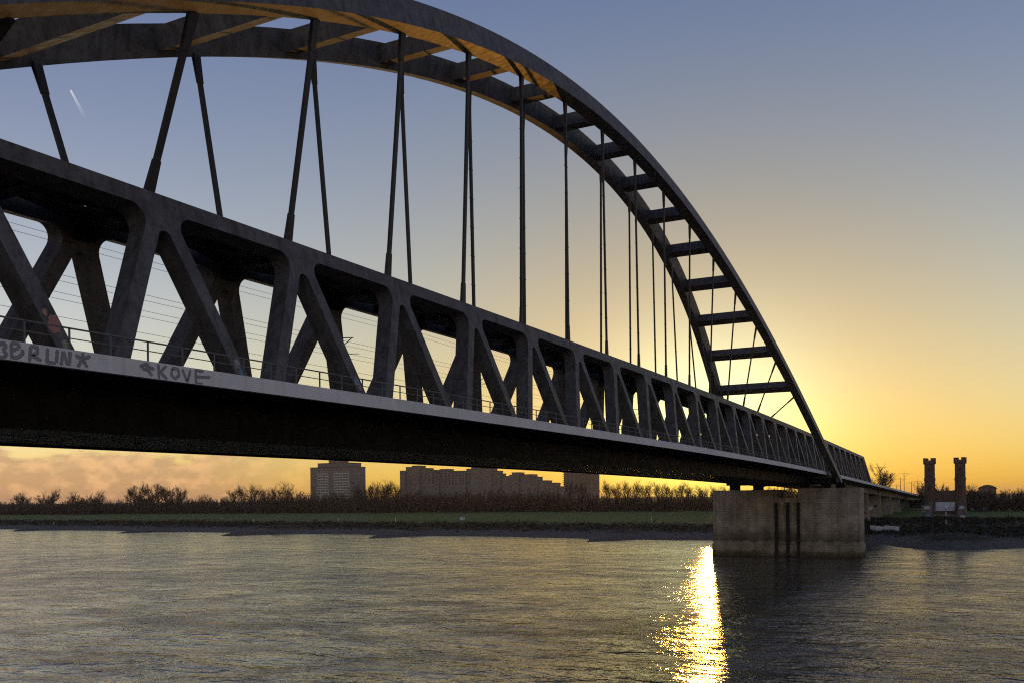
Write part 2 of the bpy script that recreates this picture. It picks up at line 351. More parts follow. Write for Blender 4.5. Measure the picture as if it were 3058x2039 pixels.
def make_ground():
    m, n, l, p = mat_new('river_bank'); nt = m.node_tree
    pos = geo_pos(nt); sep = nt.nodes.new('ShaderNodeSeparateXYZ'); l.new(pos, sep.inputs[0])
    f = nz(nt, .12, 6, .6); z = nmath(nt, 'ADD', sep.outputs['Z'], nmath(nt, 'MULTIPLY', nmath(nt, 'SUBTRACT', f, .5), 2.0))
    grav = ramp(nt, nz(nt, .8, 8, .7), [(.3, (.065,.057,.047)), (.7, (.19,.17,.135))])
    weed = ramp(nt, nz(nt, .3, 7, .7), [(.3, (.035,.034,.018)), (.7, (.075,.068,.036))])
    gras = ramp(nt, nz(nt, .1, 7, .7, sc=(1,.35,1)), [(.3, (.11,.145,.028)), (.7, (.175,.21,.055))])
    c = mixc(nt, ramp(nt, nmath(nt, 'DIVIDE', z, 10), [(.17, (0,)*3), (.24, (1,)*3)]), grav, weed)
    c = mixc(nt, ramp(nt, nmath(nt, 'DIVIDE', z, 10), [(.40, (0,)*3), (.47, (1,)*3)]), c, gras)
    ym = nmath(nt, 'ADD', sep.outputs['Y'], nmath(nt, 'MULTIPLY', nmath(nt, 'SUBTRACT', nz(nt, .05, 4, .6), .5), 30.0))
    xm = nmath(nt, 'ADD', sep.outputs['X'], nmath(nt, 'MULTIPLY', nmath(nt, 'SUBTRACT', nz(nt, .05, 4, .6), .5), 40.0))
    rough_land = nmath(nt, 'MULTIPLY', nmath(nt, 'LESS_THAN', ym, 22.0), nmath(nt, 'LESS_THAN', xm, 392.0))
    c = mixc(nt, nmath(nt, 'MULTIPLY', rough_land, ramp(nt, nmath(nt, 'DIVIDE', z, 10), [(.22, (0,)*3), (.3, (1,)*3)])), c, weed)
    l.new(c, p.inputs['Base Color']); p.inputs['Roughness'].default_value = .95; p.inputs['Specular IOR Level'].default_value = .15
    l.new(bump(nt, nz(nt, .9, 8, .7), .8, .5), p.inputs['Normal']); return m
M_GROUND = make_ground()
xs = [240+2.2*i for i in range(60)]+[372+6*i for i in range(24)]+[520+30*i for i in range(10)]+[900,1200,1700,2600,4000,7000,12000]
ys = [-3000,-1800,-1000,-600,-400]+[-300+8*i for i in range(22)]+[-124+2.2*i for i in range(330)]+[610+12*i for i in range(20)]+[900,1100,1400,2000,3000,6000,12000]
mb = MB()
for x in xs:
    for y in ys: mb.v.append((x, y, ground(x, min(3999, y))))
ny = len(ys)
for i in range(len(xs)-1):
    for j in range(ny-1): mb.f.append((i*ny+j, (i+1)*ny+j, (i+1)*ny+j+1, i*ny+j+1))
structure(mb.build('far_bank_ground', M_GROUND, smooth=True))

# ------------------------------------------------------------------ railway bridge
Z0 = 33.9; P = 12.5
def crest(X):
    k = X/P
    if X <= 251: return -.000628*(k-4.757)**2*P
    return -1.843-.01925*(X-251)
br = empty('railway_bridge')
tag(br, 'dark steel railway bridge with tied arch over a long truss crossing the river', 'bridge')
ST, CT = .21/math.hypot(1,.21), 1/math.hypot(1,.21)
TOPY = 3.9
def trs(side, X, s, h):     # truss plane: s inward from the outer face, h down from the chord top
    return Vector((X, side*(TOPY - s*CT + h*ST), Z0 - .37 - h*CT - s*ST))
DEP = 1.42
def rings_x(xs_, fn): return [fn(x) for x in xs_]
XT = [-56.25+6.25*i for i in range(int((353.1+56.25)/6.25)+1)]
for side in (-1, 1):
    mb = MB()
    mb.sweep([[trs(side, x, 0, 0)+Vector((0,0,crest(x))), trs(side, x, DEP, 0)+Vector((0,0,crest(x))), trs(side, x, DEP, 1.05)+Vector((0,0,crest(x))), trs(side, x, 0, 1.05)+Vector((0,0,crest(x)))] for x in XT])
    mb.build('top_chord', M_STEEL, br)
# web members: each leg a polygon with rounded corners
def arc(cx, cz, r, a0, a1, n=7): return [(cx+r*math.cos(a0+(a1-a0)*i/n), cz+r*math.sin(a0+(a1-a0)*i/n)) for i in range(n+1)]
def leg_outline():
    # right hand leg of a node: x to the right, z down negative; starts on the node axis
    H = 12.6; w = .93/2; dx = .436
    cx = lambda h: .6+dx*(h-1.65)          # centre line
    hw = w*math.hypot(1, dx)
    out = [(0, -1.04)]
    # outer fillet between chord underside and leg outer edge
    rad = .9; ang = math.atan(dx)
    # corner point where the outer edge meets the chord underside
    hx = 1.05; xo = cx(hx)+hw
    # angle between chord (pointing +x) and leg (pointing down right)
    th = math.pi/2-ang
    t = rad/math.tan(th/2)
    pA = (xo+t, -hx); 
    cen = (xo+t, -hx-rad)
    a0 = math.pi/2; a1 = math.pi/2+(math.pi-th)
    out += arc(cen[0], cen[1], rad, a0, a1)
    out.append((cx(H)+hw, -H)); out.append((cx(H)-hw, -H))
    # crotch
    rc = .5; 
    # inner edge meets axis x=0 at height hi ; rounded top
    hi = 1.65+(hw-.6)/dx+.12
    d = math.cos(ang)   # centre on the axis so that the arc touches the inner edge
    hc = hi+rc/math.sin(ang)
    a_t = ang           # normal of inner edge points up-right
    out += [(rc*math.cos(a), -(hc)+rc*math.sin(a)) for a in [ang+(math.pi/2-ang)*i/6 for i in range(7)]]
    return out
LEG = leg_outline()
def leg_mesh(side, mir):
    mb = MB(); ol = [((-a if mir else a), b) for a, b in LEG]
    f = lambda a, b, d: trs(side, a, d, -b)
    mb.prism(ol, f, .004, DEP-.004)
    return mb.mesh('diagonal', M_STEEL)
LEGS = {(s, m): leg_mesh(s, m) for s in (-1, 1) for m in (0, 1)}
for k in range(-4, 29):
    X = k*P
    for side in (-1, 1):
        for m in (0, 1):
            if k == 28 and m == 0: continue
            link('diagonal', LEGS[side, m], br, (X, 0, crest(X)))
for side in (-1, 1):     # raking end post
    mb = MB(); f = lambda a, b, d: trs(side, a, d, -b)+Vector((0,0,crest(352)))
    mb.prism([(350,-1.04),(353.4,0),(361.5,-11.6),(359.6,-11.6),(351.6,-1.6)], f, .006, DEP-.006)
    mb.build('end_post', M_STEEL, br)
# top lateral bracing
def cross(X0, X1, yf, h, w, dpt, name):
    pass
for k in range(-8, 57):
    X = k*P/2
    if X > 352: break
    z = Z0+crest(X)
    mb = MB(); hw = 2.55
    z -= .37; d = .8; wd = 1.5 if k % 2 == 0 else 1.1
    if k % 2 == 0:      # portal with curved haunches into the legs
        prof = [(-hw,-.12),(hw,-.12),(hw,-1.9),(hw-.25,-1.55),(hw-.7,-1.3),(hw-1.3,-1.2),(-hw+1.3,-1.2),(-hw+.7,-1.3),(-hw+.25,-1.55),(-hw,-1.9)]
    else: prof = [(-hw,-.15),(hw,-.15),(hw,-.15-d),(-hw,-.15-d)]
    mb.prism(prof, lambda a, b, t: (X+t, a, z+b), -wd/2, wd/2); mb.build('cross_beam', M_DARK, br)
    if k % 2 == 0:
        for s in (-1, 1):
            a = Vector((X+.5, s*1.9, z-.6)); X2 = X+P/2; b = Vector((X2-.3, s*.3, Z0+crest(X2)-.97)); c = Vector((X2+.3, s*.3, Z0+crest(X2)-.97)); X3 = X+P; e = Vector((X3-.5, s*1.9, Z0+crest(X3)-.97))
            if X3 < 353:
                MB().bar(a, b, 1.5, .5).build('lateral_brace', M_DARK, br); MB().bar(c, e, 1.5, .5).build('lateral_brace', M_DARK, br)
# deck, fascia and main girder
XD = [-56.25+6.25*i for i in range(46)]    # to 225
FY = 11.0; FT = -11.68; FB = -12.5
def fy(X): return FY + (1.1*ss(216.5, 224, X) if X > 216 else 0)
XF = [-56.25+6.25*i for i in range(44)]+[215,217,219,221,222.6]
for side in (-1, 1):
    mb = MB()
    mb.sweep([[(x, side*fy(x), Z0+FT+crest(x)), (x, side*(fy(x)-.35), Z0+FT+crest(x)), (x, side*(fy(x)-.35), Z0+FB+crest(x)), (x, side*fy(x), Z0+FB+crest(x))] for x in XF])
    mb.build('fascia', M_FASCIA, br)
mb = MB(); mb.sweep([[(x, -FY+.36, Z0-11.95+crest(x)), (x, FY-.36, Z0-11.95+crest(x)), (x, FY-.36, Z0-12.3+crest(x)), (x, -FY+.36, Z0-12.3+crest(x))] for x in XF])
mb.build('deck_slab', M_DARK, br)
GY = 6.5
mb = MB(); mb.sweep([[(x, -GY, Z0-12.304+crest(x)), (x, GY, Z0-12.304+crest(x)), (x, GY, Z0-14.9+crest(x)), (x, -GY, Z0-14.9+crest(x))] for x in [-56.25+6.25*i for i in range(46)]])
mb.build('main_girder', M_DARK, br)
for side in (-1, 1):
    mb = MB(); mb.sweep([[(x, side*(GY-.3), Z0-14.904+crest(x)), (x, side*(GY+.35), Z0-14.904+crest(x)), (x, side*(GY+.35), Z0-15.02+crest(x)), (x, side*(GY-.3), Z0-15.02+crest(x))] for x in XD])
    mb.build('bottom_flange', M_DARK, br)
for k in range(-8, 36):
    X = k*6.25; z = Z0+crest(X)
    for side in (-1, 1):
        MB().prism([(GY+.004,-12.31),(FY-.4,-12.31),(FY-.4,-12.5),(GY+.004,-13.1)], lambda a, b, t: (X+t, side*a, z+b), -.08, .08).build('bracket', M_DARK, br)
# arches
TA = 7.492
def az(k):
    t = (k-TA)/10; return (2.348-3.892*t*t+.296*t**4)*P
def ay(k): return 8.978-.22*az(k)
LN = math.hypot(1, .22); U = Vector((0,-.22/LN,1/LN)); 
BW, BD = 1.55, 2.25
def arch_frame(side, k):
    p = Vector((k*P, side*ay(k), Z0+az(k)))
    e = .01; q = Vector(((k+e)*P, side*ay(k+e), Z0+az(k+e))); T = (q-p).normalized()
    lat = Vector((0, side*1/LN, .22/LN))       # outward
    rad = T.cross(lat); 
    if rad.z < 0: rad = -rad
    return p, T, lat, rad
KF = 17.62; KN = 2*TA-KF
for side in (-1, 1):
    rings = []; n = 96
    for i in range(n+1):
        k = KN+(KF-KN)*i/n; p, T, lat, rad = arch_frame(side, k)
        rings.append([p, p+lat*BW, p+lat*BW+rad*BD, p+rad*BD])
    mb = MB(); mb.sweep(rings); mb.build('arch', M_STEEL, br)
for k in range(0, 16):
    kk = k-.2*(1 if k < 99 else 0)
    p, T, lat, rad = arch_frame(-1, kk); q = arch_frame(1, kk)[0]
    c = .52
    a = p+rad*BD*c+lat*.3; b = Vector((a.x, -a.y, a.z))
    MB().bar(a, b, 2.0, 1.55, arch_frame(-1, kk)[3]).build('cross_strut', M_STEEL, br)
# hangers
for k in range(0, 16):
    for side in (-1, 1):
        p, T, lat, rad = arch_frame(side, k)
        top = p+lat*.08+rad*.1; bot = trs(side, k*P, 1.02, -.0)+Vector((0,0,crest(k*P)-.05))
        d = (top-bot); L = d.length; d.normalize(); lx = Vector((1,0,0)); n_ = d.cross(lx).normalized()
        a = bot+d*min(2.2, L*.2); b = top-d*min(2.0, L*.2); w = .40 if k < 5 else .27
        m2 = MB().bar(a, b, w, .22, n_); h = m2.build('hanger', M_CABLE, br)
        for e0, e1, w0 in ((bot, a+d*.25, .75), (top, b-d*.25, .75)):
            s = MB(); s.sweep([[e0+lx*w0/2*.95+n_*.14, e0-lx*w0/2*.95+n_*.14, e0-lx*w0/2*.95-n_*.14, e0+lx*w0/2*.95-n_*.14], [e1+lx*w*.6+n_*.14, e1-lx*w*.6+n_*.14, e1-lx*w*.6-n_*.14, e1+lx*w*.6-n_*.14]])
            s.build('socket', M_CABLE, h)
        if k >= 5:
            for o in (-.34, .34): MB().tube(a+lx*o, b+lx*o, .035, .035, 5).build('stay_rod', M_CABLE, h)
            q = 0.0
            while q < L*.75:
                c = a+d*q; MB().bar(c-lx*.4, c+lx*.4, .1, .12, n_).build('clamp', M_CABLE, h); q += 3.2
# walkway railing on the near edge
M_RAIL = simple('railing_paint', (.13,.13,.13), (.2,.2,.2), 4, .7, spec=.2)
post = MB().box(-.035,.035,-.035,.035,0,.98).mesh('railing_post', M_RAIL)
for i in range(0, 104):
    X = -7.75+2.2*i
    link('railing_post', post, br, (X, -fy(X)+.16, Z0+FT+crest(X)))
for h, r, nm in ((.97, .035, 'handrail'), (.52, .022, 'middle_rail')):
    mb = MB(); xx = [-56.25+6.25*i for i in range(44)]+[215,217,219,221]
    mb.sweep([[(x, -fy(x)+.16-r, Z0+FT+crest(x)+h-r), (x, -fy(x)+.16+r, Z0+FT+crest(x)+h-r), (x, -fy(x)+.16+r, Z0+FT+crest(x)+h+r), (x, -fy(x)+.16-r, Z0+FT+crest(x)+h+r)] for x in xx])
    mb.build(nm, M_RAIL, br)
# spray paint lettering on the fascia
G = dict(
 A0=[[(-2.53,-12.05),(-2.2,-11.94),(-2.1,-12.06),(-2.25,-12.25)],[(-2.25,-12.25),(-2.08,-12.35),(-2.19,-12.53),(-2.53,-12.55)]],
 A1=[[(-1.88,-11.9),(-1.85,-12.49),(-1.57,-12.46),(-1.34,-12.25),(-1.38,-12.08)],[(-1.88,-11.9),(-1.59,-11.86),(-1.49,-12.0),(-1.8,-12.2)]],
 A2=[[(-.97,-11.89),(-1.04,-12.57)],[(-.97,-11.89),(-.66,-11.92),(-.64,-12.14),(-.93,-12.29),(-.46,-12.46)]],
 A3=[[(-.16,-11.89),(-.21,-12.48),(.24,-12.49)],[(.32,-11.87),(.26,-12.47)]],
 A4=[[(.61,-11.9),(.49,-12.55)],[(.61,-11.91),(.83,-12.5)],[(.96,-11.87),(.9,-12.52)]],
 A5=[[(1.23,-12.0),(1.6,-12.14),(2.02,-11.95)],[(1.64,-11.84),(1.58,-12.16),(1.34,-12.52)],[(1.6,-12.14),(1.85,-12.49)]],
 B0=[[(4.82,-12.12),(5.21,-11.92),(5.4,-12.07),(5.68,-12.15)],[(4.96,-12.17),(5.29,-12.22),(5.56,-12.46)],[(5.18,-12.03),(5.45,-12.27)]],
 B1=[[(5.94,-11.85),(5.98,-12.58)],[(6.45,-11.88),(6.05,-12.23),(6.49,-12.55)]],
 B2=[[(6.8,-11.97),(6.77,-12.32),(7.01,-12.47),(7.27,-12.26),(7.22,-11.97),(6.8,-11.95)]],
 B3=[[(7.48,-11.92),(7.81,-12.57),(8.03,-11.91)]],
 B4=[[(8.93,-11.89),(8.38,-11.89),(8.4,-12.57),(8.87,-12.55)],[(8.41,-12.22),(9.39,-12.15)]])
rnd = random.Random(5)
for key, strokes in G.items():
    mb = MB()
    for si, st in enumerate(strokes):
        pts = []
        for (x0, z0), (x1, z1) in zip(st, st[1:]):
            n = max(2, int(math.hypot(x1-x0, z1-z0)/.07))
            pts += [(x0+(x1-x0)*i/n, z0+(z1-z0)*i/n) for i in range(n)]
        pts.append(st[-1])
        L = []; Rr = []
        for i, (x, z) in enumerate(pts):
            xa, za = pts[max(0, i-1)]; xb, zb = pts[min(len(pts)-1, i+1)]
            dx, dz = xb-xa, zb-za; q = math.hypot(dx, dz) or 1; w = (.085+rnd.uniform(-.012,.012))*(.75 if i in (0, len(pts)-1) else 1)
            zl = lambda v: max(FB+.02, min(FT-.02, v+.1))+Z0+crest(x)
            L.append((x-dz/q*w, -FY-.004-si*.002, zl(z+dx/q*w))); Rr.append((x+dz/q*w, -FY-.004-si*.002, zl(z-dx/q*w)))
        b = len(mb.v); mb.v += L+Rr; n = len(L)
        for i in range(n-1): mb.f.append((b+i, b+i+1, b+n+i+1, b+n+i))
    g = mb.build('graffiti_letter', M_SPRAY, br)
# paint blobs at the feet of two near diagonals
for (nx, mir, h0, spec) in ((0, 0, 9.4, ((.1,M_PINK,.5,0),(.15,M_GREEN,.28,1.0),(-.3,M_PINK,.2,-.55))), (1, 0, 9.9, ((0,M_SPRAY,.35,0),(.1,M_BLUE,.25,.5))), (2, 0, 9.7, ((-.1,M_BLUE,.4,0),(.1,M_SPRAY,.3,.4)))):
    for j, (ox, mt, rr, dh) in enumerate(spec):
        h = h0+dh; cx = .6+.436*(h-1.65)+ox*.5; mb = MB()
        ol = [(nx*P+cx+rr*.8*math.cos(a)*rnd.uniform(.7,1.1), -(h+rr*math.sin(a)*rnd.uniform(.8,1.2))) for a in [i*math.pi/8 for i in range(16)]]
        mb.prism(ol, lambda a, b, d: trs(-1, a, d, -b)+Vector((0,0,crest(nx*P))), -.001-.003*j, .003)
        mb.build('graffiti_patch', mt, br)

# ------------------------------------------------------------------ river piers
def make_pier(X, label):
    r = empty('river_pier', (X, -1.4, 0)); tag(r, label, 'bridge pier', 'river piers under the arch')
    TZ = Z0-17.05; hl = 17.8; t = 6.1
    def plan(hl, t, ch): return [(-t,-hl+ch),(-t,hl-ch),(-t+ch*.45,hl),(t-ch*.45,hl),(t,hl-ch),(t,-hl+ch),(t-ch*.45,-hl),(-t+ch*.45,-hl)]
    def sec(y0, y1, z0, z1, tt, chn, chf):
        pl = [(-tt+(chn*.45 if chn else 0), y0)] if chn else [(-tt, y0)]
        ol = []
        ol += [(-tt, y0+chn), (-tt, y1-chf)]
        if chf: ol += [(-tt+chf*.45, y1), (tt-chf*.45, y1)]
        ol += [(tt, y1-chf), (tt, y0+chn)]
        if chn: ol += [(tt-chn*.45, y0), (-tt+chn*.45, y0)]
        return MB().sweep([[(a, b, z0) for a, b in ol], [(a, b, z1) for a, b in ol]])
    n0, n1 = -3.7, 1.4     # notch in local y
    sec(-hl, n0, 3.0, TZ, t-.15, 2.6, 0).build('shaft', M_PIER, r)
    sec(n1, hl, 3.0, TZ-.25, t-.15, 0, 2.6).build('shaft', M_PIER, r)
    sec(n0+.002, n1-.002, 3.0, TZ-2.4, t-.4, 0, 0).build('centre_wall', M_PIER, r)
    sec(-hl-.25, hl+.25, -3, 3.0, t+.12, 2.6, 2.6).build('plinth', M_PIER, r)
    for yy, w in ((n1+.1, .75), ((n0+n1)/2-.1, .8), (n0-.1, .7)):
        for sx in (-1, 1):
            MB().box(sx*(t-.05)-.3 if sx < 0 else t-.35, -t+.35-.12 if sx < 0 else t+.28, yy-w/2, yy+w/2, -2.5, TZ-3.4).build('fender_post', M_WOODPOST, r)
    for yy in (-13.0, -9.5, -4.6, 7.2, 13.2):
        MB().box(-1.2, 1.2, yy-1.1, yy+1.1, TZ-.3, TZ+1.35).build('bearing', M_DARK, r)
    MB().box(-1.9, 1.9, -12.2, 15.0, TZ+1.0, TZ+2.6).build('bearing_beam', M_DARK, r)
    return r
make_pier(215.2, 'massive weathered concrete river pier carrying the far end of the arch')
make_pier(-28.2-6.0, 'massive concrete river pier at the near end of the arch, beside the viewpoint')

# ------------------------------------------------------------------ approach viaduct beyond the pier
va = empty('approach_viaduct', (222, 0, 0)); tag(va, 'long concrete approach viaduct on wall piers running inland behind the river pier', 'viaduct')
XA = [222.7+8*i for i in range(62)]
mb = MB()
mb.sweep([[(x, -FY+.02, Z0+FT+crest(x)), (x, -FY+.4, Z0+FT+crest(x)), (x, -FY+.4, Z0+FB+crest(x)), (x, -FY+.02, Z0+FB+crest(x))] for x in XA]); local(va, mb).build('fascia', M_FASCIA, va)
mb = MB(); mb.sweep([[(x, FY-.02, Z0+FT+crest(x)), (x, FY-.4, Z0+FT+crest(x)), (x, FY-.4, Z0+FB+crest(x)), (x, FY-.02, Z0+FB+crest(x))] for x in XA]); local(va, mb).build('fascia', M_FASCIA, va)
mb = MB(); mb.sweep([[(x, -FY+.41, Z0-11.95+crest(x)), (x, FY-.41, Z0-11.95+crest(x)), (x, FY-.41, Z0-12.3+crest(x)), (x, -FY+.41, Z0-12.3+crest(x))] for x in XA]); local(va, mb).build('deck_slab', M_CONC, va)
mb = MB(); mb.sweep([[(x, -6.6, Z0-12.304+crest(x)), (x, 6.6, Z0-12.304+crest(x)), (x, 6.2, Z0-14.6+crest(x)), (x, -6.2, Z0-14.6+crest(x))] for x in XA]); local(va, mb).build('girder', M_CONC, va)
for X in (300, 345, 389, 434, 480, 530, 580, 640, 700):
    zt = Z0-14.62+crest(X); zb = ground(X, 0)-1
    MB().sweep([[(X-222+a, b, zb) for a, b in ((-1.3,-6.4),(1.3,-6.4),(1.3,6.4),(-1.3,6.4))], [(X-222+a, b, zt) for a, b in ((-1.3,-6.1),(1.3,-6.1),(1.3,6.1),(-1.3,6.1))]]).build('wall_pier', M_CONC, va)
    MB().box(X-222-1.6, X-222+1.6, -6.7, 6.7, zb, ground(X, 0)+1.2).build('footing', M_CONC, va)
# painted marks on the wall piers (thin paint films)
for X, y, z, w, h, mt in ((345,-4.6,8.2,2.4,1.7,M_RED),(345,-2.0,9.8,2.0,1.2,M_WHITEW),(389,-4.2,10.4,1.6,1.6,M_SIGNB),(389,-2.4,9.3,2.2,1.8,M_WHITEW),(434,-4.4,8.6,2.2,2.4,M_BLUE),(300,-4.8,7.0,1.6,1.6,M_WHITEW)):
    ol = [(y+w*.5*math.cos(a)*rnd.uniform(.6,1.2), z+h*.5*math.sin(a)*rnd.uniform(.6,1.2)) for a in [i*math.pi/7 for i in range(14)]]
    mb = MB(); mb.prism(ol, lambda a, b, d: (X-222-1.31+d, a, b), -.02, .02); mb.build('graffiti_patch', mt, va)

# low whitewashed block wall under the viaduct
ww = empty('block_wall', (305, -16, ground(305, -16)))
tag(ww, 'low whitewashed concrete block wall on the bank right of the river pier', 'wall')
for i in range(6):
    MB().box(-.5+.05*(i%2), .5, -4.2+1.5*i, -4.2+1.5*i+1.46, -.3, 1.25+.15*((i*7)%3)).build('block', M_WHITEW, ww)

# ------------------------------------------------------------------ old portal towers
def make_tower(y, label, seed):
    X = 381; gz = ground(X, y)-.5
    t = empty('portal_tower', (X, y, gz)); tag(t, label, 'tower', 'crenellated portal towers')
    H = 29.4-gz; n = 12; rr = random.Random(seed)
    def ring(r, z): return [(r*math.cos(2*math.pi*i/n+.26), r*math.sin(2*math.pi*i/n+.26), z) for i in range(n)]
    MB().sweep([ring(2.35, 0), ring(2.3, 6), ring(2.1, 6.3), ring(2.02, H-9.2), ring(2.15, H-9.0), ring(2.17, H-8.1), ring(1.98, H-7.8), ring(1.95, H-2.6)]).build('shaft', M_BRICK, t)
    MB().sweep([ring(1.96, H-2.6), ring(2.4, H-2.25), ring(2.42, H-.9)]).build('corbel', M_BRICK, t)
    # parapet with merlons, each a block of the ring
    for i in range(n):
        a0, a1 = 2*math.pi*i/n+.26, 2*math.pi*(i+.86)/n+.26
        if i % 3 == 2: continue
        h = H+rr.uniform(-.08,.08)
        c = lambda r, a, z: (r*math.cos(a), r*math.sin(a), z)
        MB().quad_box([c(2.40,a0,H-.9),c(2.40,a1,H-.9),c(1.7,a1,H-.9),c(1.7,a0,H-.9),c(2.42,a0,h),c(2.42,a1,h),c(1.7,a1,h),c(1.7,a0,h)]).build('merlon', M_BRICK, t)
    for zz in (H-5.2, H-12.5):
        MB().box(-2.16, -1.9, -.18, .18, zz, zz+1.3).build('arrow_slit', M_SIGNB, t)
    return t
make_tower(-25.4, 'left of two slender brick towers with crenellated tops on the right bank', 1)
make_tower(-36.4, 'right of two slender brick towers with crenellated tops on the right bank', 2)
pw = empty('portal_wall', (381, -30.9, ground(381, -30.9)))
tag(pw, 'ruined masonry portal wall joining the two crenellated towers, with pale rendered panel', 'wall')
mb = MB(); ol = [(-3.7,-1),(3.7,-1),(3.7,11.2),(2.2,10.9),(1.4,11.15),(-.6,10.8),(-2.6,11.0),(-3.1,11.7),(-3.7,12.2)]
mb.prism([(-a, b) for a, b in ol], lambda a, b, d: (d, a, b), -.9, .9); mb.build('wall', M_BRICK, pw)
MB().box(-1.02,-.88,-3.55,3.45,2.9,6.4).build('rendered_panel', M_WHITEW, pw)
MB().box(-4.5,-.92,-7.6,-4.6,-1,5.2).build('buttress', M_STONE, pw)
MB().box(-4.5,-.92,4.6,8.4,-1,5.4).build('buttress', M_STONE, pw)
MB().box(-3.4,-1.04,-4.5,4.5,-1,1.6).build('ledge', M_STONE, pw)
for (y, z, w, h, mt) in ((-6.0,4.3,2.2,1.2,M_WHITEW),(6.4,4.3,2.6,1.4,M_WHITEW),(6.0,.9,2.6,1.6,M_BLUE),(-6.5,.4,2.4,1.6,M_WHITEW)):
    ol = [(y+w*.5*math.cos(a)*rnd.uniform(.7,1.2), z+h*.5*math.sin(a)*rnd.uniform(.7,1.2)) for a in [i*math.pi/7 for i in range(14)]]
    mb = MB(); mb.prism(ol, lambda a, b, d: (-4.51+d, a, b), -.02, .02); mb.build('graffiti_patch', mt, pw)
mb = MB().box(-.06,.06,-.5,.5,0,.9); 
# ------------------------------------------------------------------ apartment buildings
def windows(parent, x, y0, y1, z0, z1, nc, nr, wf=.55, hf=.5, mt=M_GLASS, frame=None):
    cw = (y1-y0)/nc; rh = (z1-z0)/nr
    wm = MB().box(-.12,.02,-cw*wf/2,cw*wf/2,0,rh*hf).mesh('window', mt)
    for i in range(nc):
        for j in range(nr):
            link('window', wm, parent, (x, y0+cw*(i+.5), z0+rh*(j+.25)))
def building(name, X, y, label):
    r = empty(name, (X, y, 7)); tag(r, label, 'building'); return r
b = building('apartment_tower', 820, 620, 'tall square apartment tower with pale balcony columns left of the stepped block')
MB().box(0,26,-29.5,29.2,-2,45.5).build('wall', M_FACADE, b)
MB().box(.4,24,-25,18.6,45.5,50.2).build('penthouse_wall', M_FACADE, b)
MB().box(2,16,-13.2,4.2,50.2,56).build('lift_house', M_FACADE, b)
MB().box(-.4,26.4,-29.9,29.6,45.5,46.2).build('parapet', M_ROOF, b)
MB().box(.1,24.3,-25.3,18.9,50.2,50.8).build('parapet', M_ROOF, b)
for yy0, yy1, nc in ((3.2, 18.0, 4), (-26, -5.5, 5)):
    cw = (yy1-yy0)/nc
    pm = MB().box(-.9,0,-.22,.22,0,40).mesh('balcony_fin', M_BALC)
    bm_ = MB().box(-.8,-.002,-cw/2+.25,cw/2-.25,0,1.0).mesh('balcony', M_BALC)
    for i in range(nc+1): link('balcony_fin', pm, b, (0, yy0+cw*i, 1.5))
    for i in range(nc):
        for j in range(13): link('balcony', bm_, b, (0, yy0+cw*(i+.5), 2+3*j))
    windows(b, 0, yy0, yy1, 2.4, 41.4, nc, 13, .6, .5)
b = building('stepped_apartment_block', 950, 500, 'long stepped apartment block with many roof levels behind the trees')
def q(px, py, X=950):       # pixel column and row of the block's outline to metres
    a = YAW-math.atan((px-1526.2)/2785.8); d = (X-CAM.x)/math.cos(a); y = CAM.y+d*math.sin(a)
    f_ = d*math.cos(YAW-a); hz = 1487.1-(px-1526.2)*.011
    return y-500, CAM.z+(hz-py)*f_/2785.8-7
STEPS = [(1195,1210,1406),(1210,1230,1395),(1230,1252,1391),(1252,1273,1398),(1273,1299,1404),(1299,1311,1409),(1311,1335,1401),(1335,1390,1407),(1390,1406,1400),(1406,1440,1393),(1440,1469,1398),(1469,1483,1406),(1483,1494,1414),(1494,1520,1422),(1520,1529,1418),(1529,1550,1411),(1550,1587,1417),(1587,1604,1424),(1604,1630,1435),(1630,1657,1442),(1657,1682,1453)]
for i, (a, c, py) in enumerate(STEPS):
    ya, z = q(a, py); yb, _ = q(c, py); off = [0, 2.2, .8, 3.1, 1.5][i % 5]
    MB().box(off, off+15, yb+.003, ya-.003, -2, z).build('wing', M_FACADE2 if i % 3 else M_FACADE, b)
    MB().box(off-.35, off+15.35, yb-.15, ya+.15, z, z+.8).build('parapet', M_ROOF, b)
    nc = max(1, int((ya-yb)/5)); nr = max(1, int((z-10)/3.2))
    if nc*nr and z > 14: windows(b, off, yb+.6, ya-.6, z-3.2*min(nr, 5), z-.3, nc, min(nr, 5), .5, .45)
b = building('slab_apartment_block', 1250, 497, 'tall slab apartment block with stacked balcony ledges right of the stepped block')
MB().box(0,16,-25,25.5,-2,55).build('wall', M_FACADE2, b)
for j in range(18):
    MB().box(-1.2,-.003,-27.0,27.4,1+3*j,1.5+3*j).build('balcony_ledge', M_FACADE, b)
    MB().box(1,15,25.52,27.2,1+3*j,1.9+3*j).build('balcony', M_FACADE, b)
    MB().box(1,15,-26.8,-25.02,1+3*j,1.9+3*j).build('balcony', M_FACADE, b)
windows(b, 0, -24, 24.5, 28, 55, 9, 9, .55, .5)
b = building('house', 700, -44.5, 'distant house with low domed roof above the trees at right'); b.location.z = 8
MB().box(0,9,-5.4,5.6,-2,10.2).build('wall', M_FACADE, b)
mb = MB(); mb.prism([(-6.2,10.2),(6.3,10.2),(5.0,11.6),(2.4,12.7),(0,13.1),(-2.4,12.7),(-5,11.6)], lambda a, c, d: (d, a, c), -.5, 9.5); mb.build('roof', M_ROOF, b)
MB().box(0,7,5.7,12.5,-2,8.5).build('side_wing', M_FACADE, b)
windows(b, 0, -5, 5, 6, 10, 4, 1)

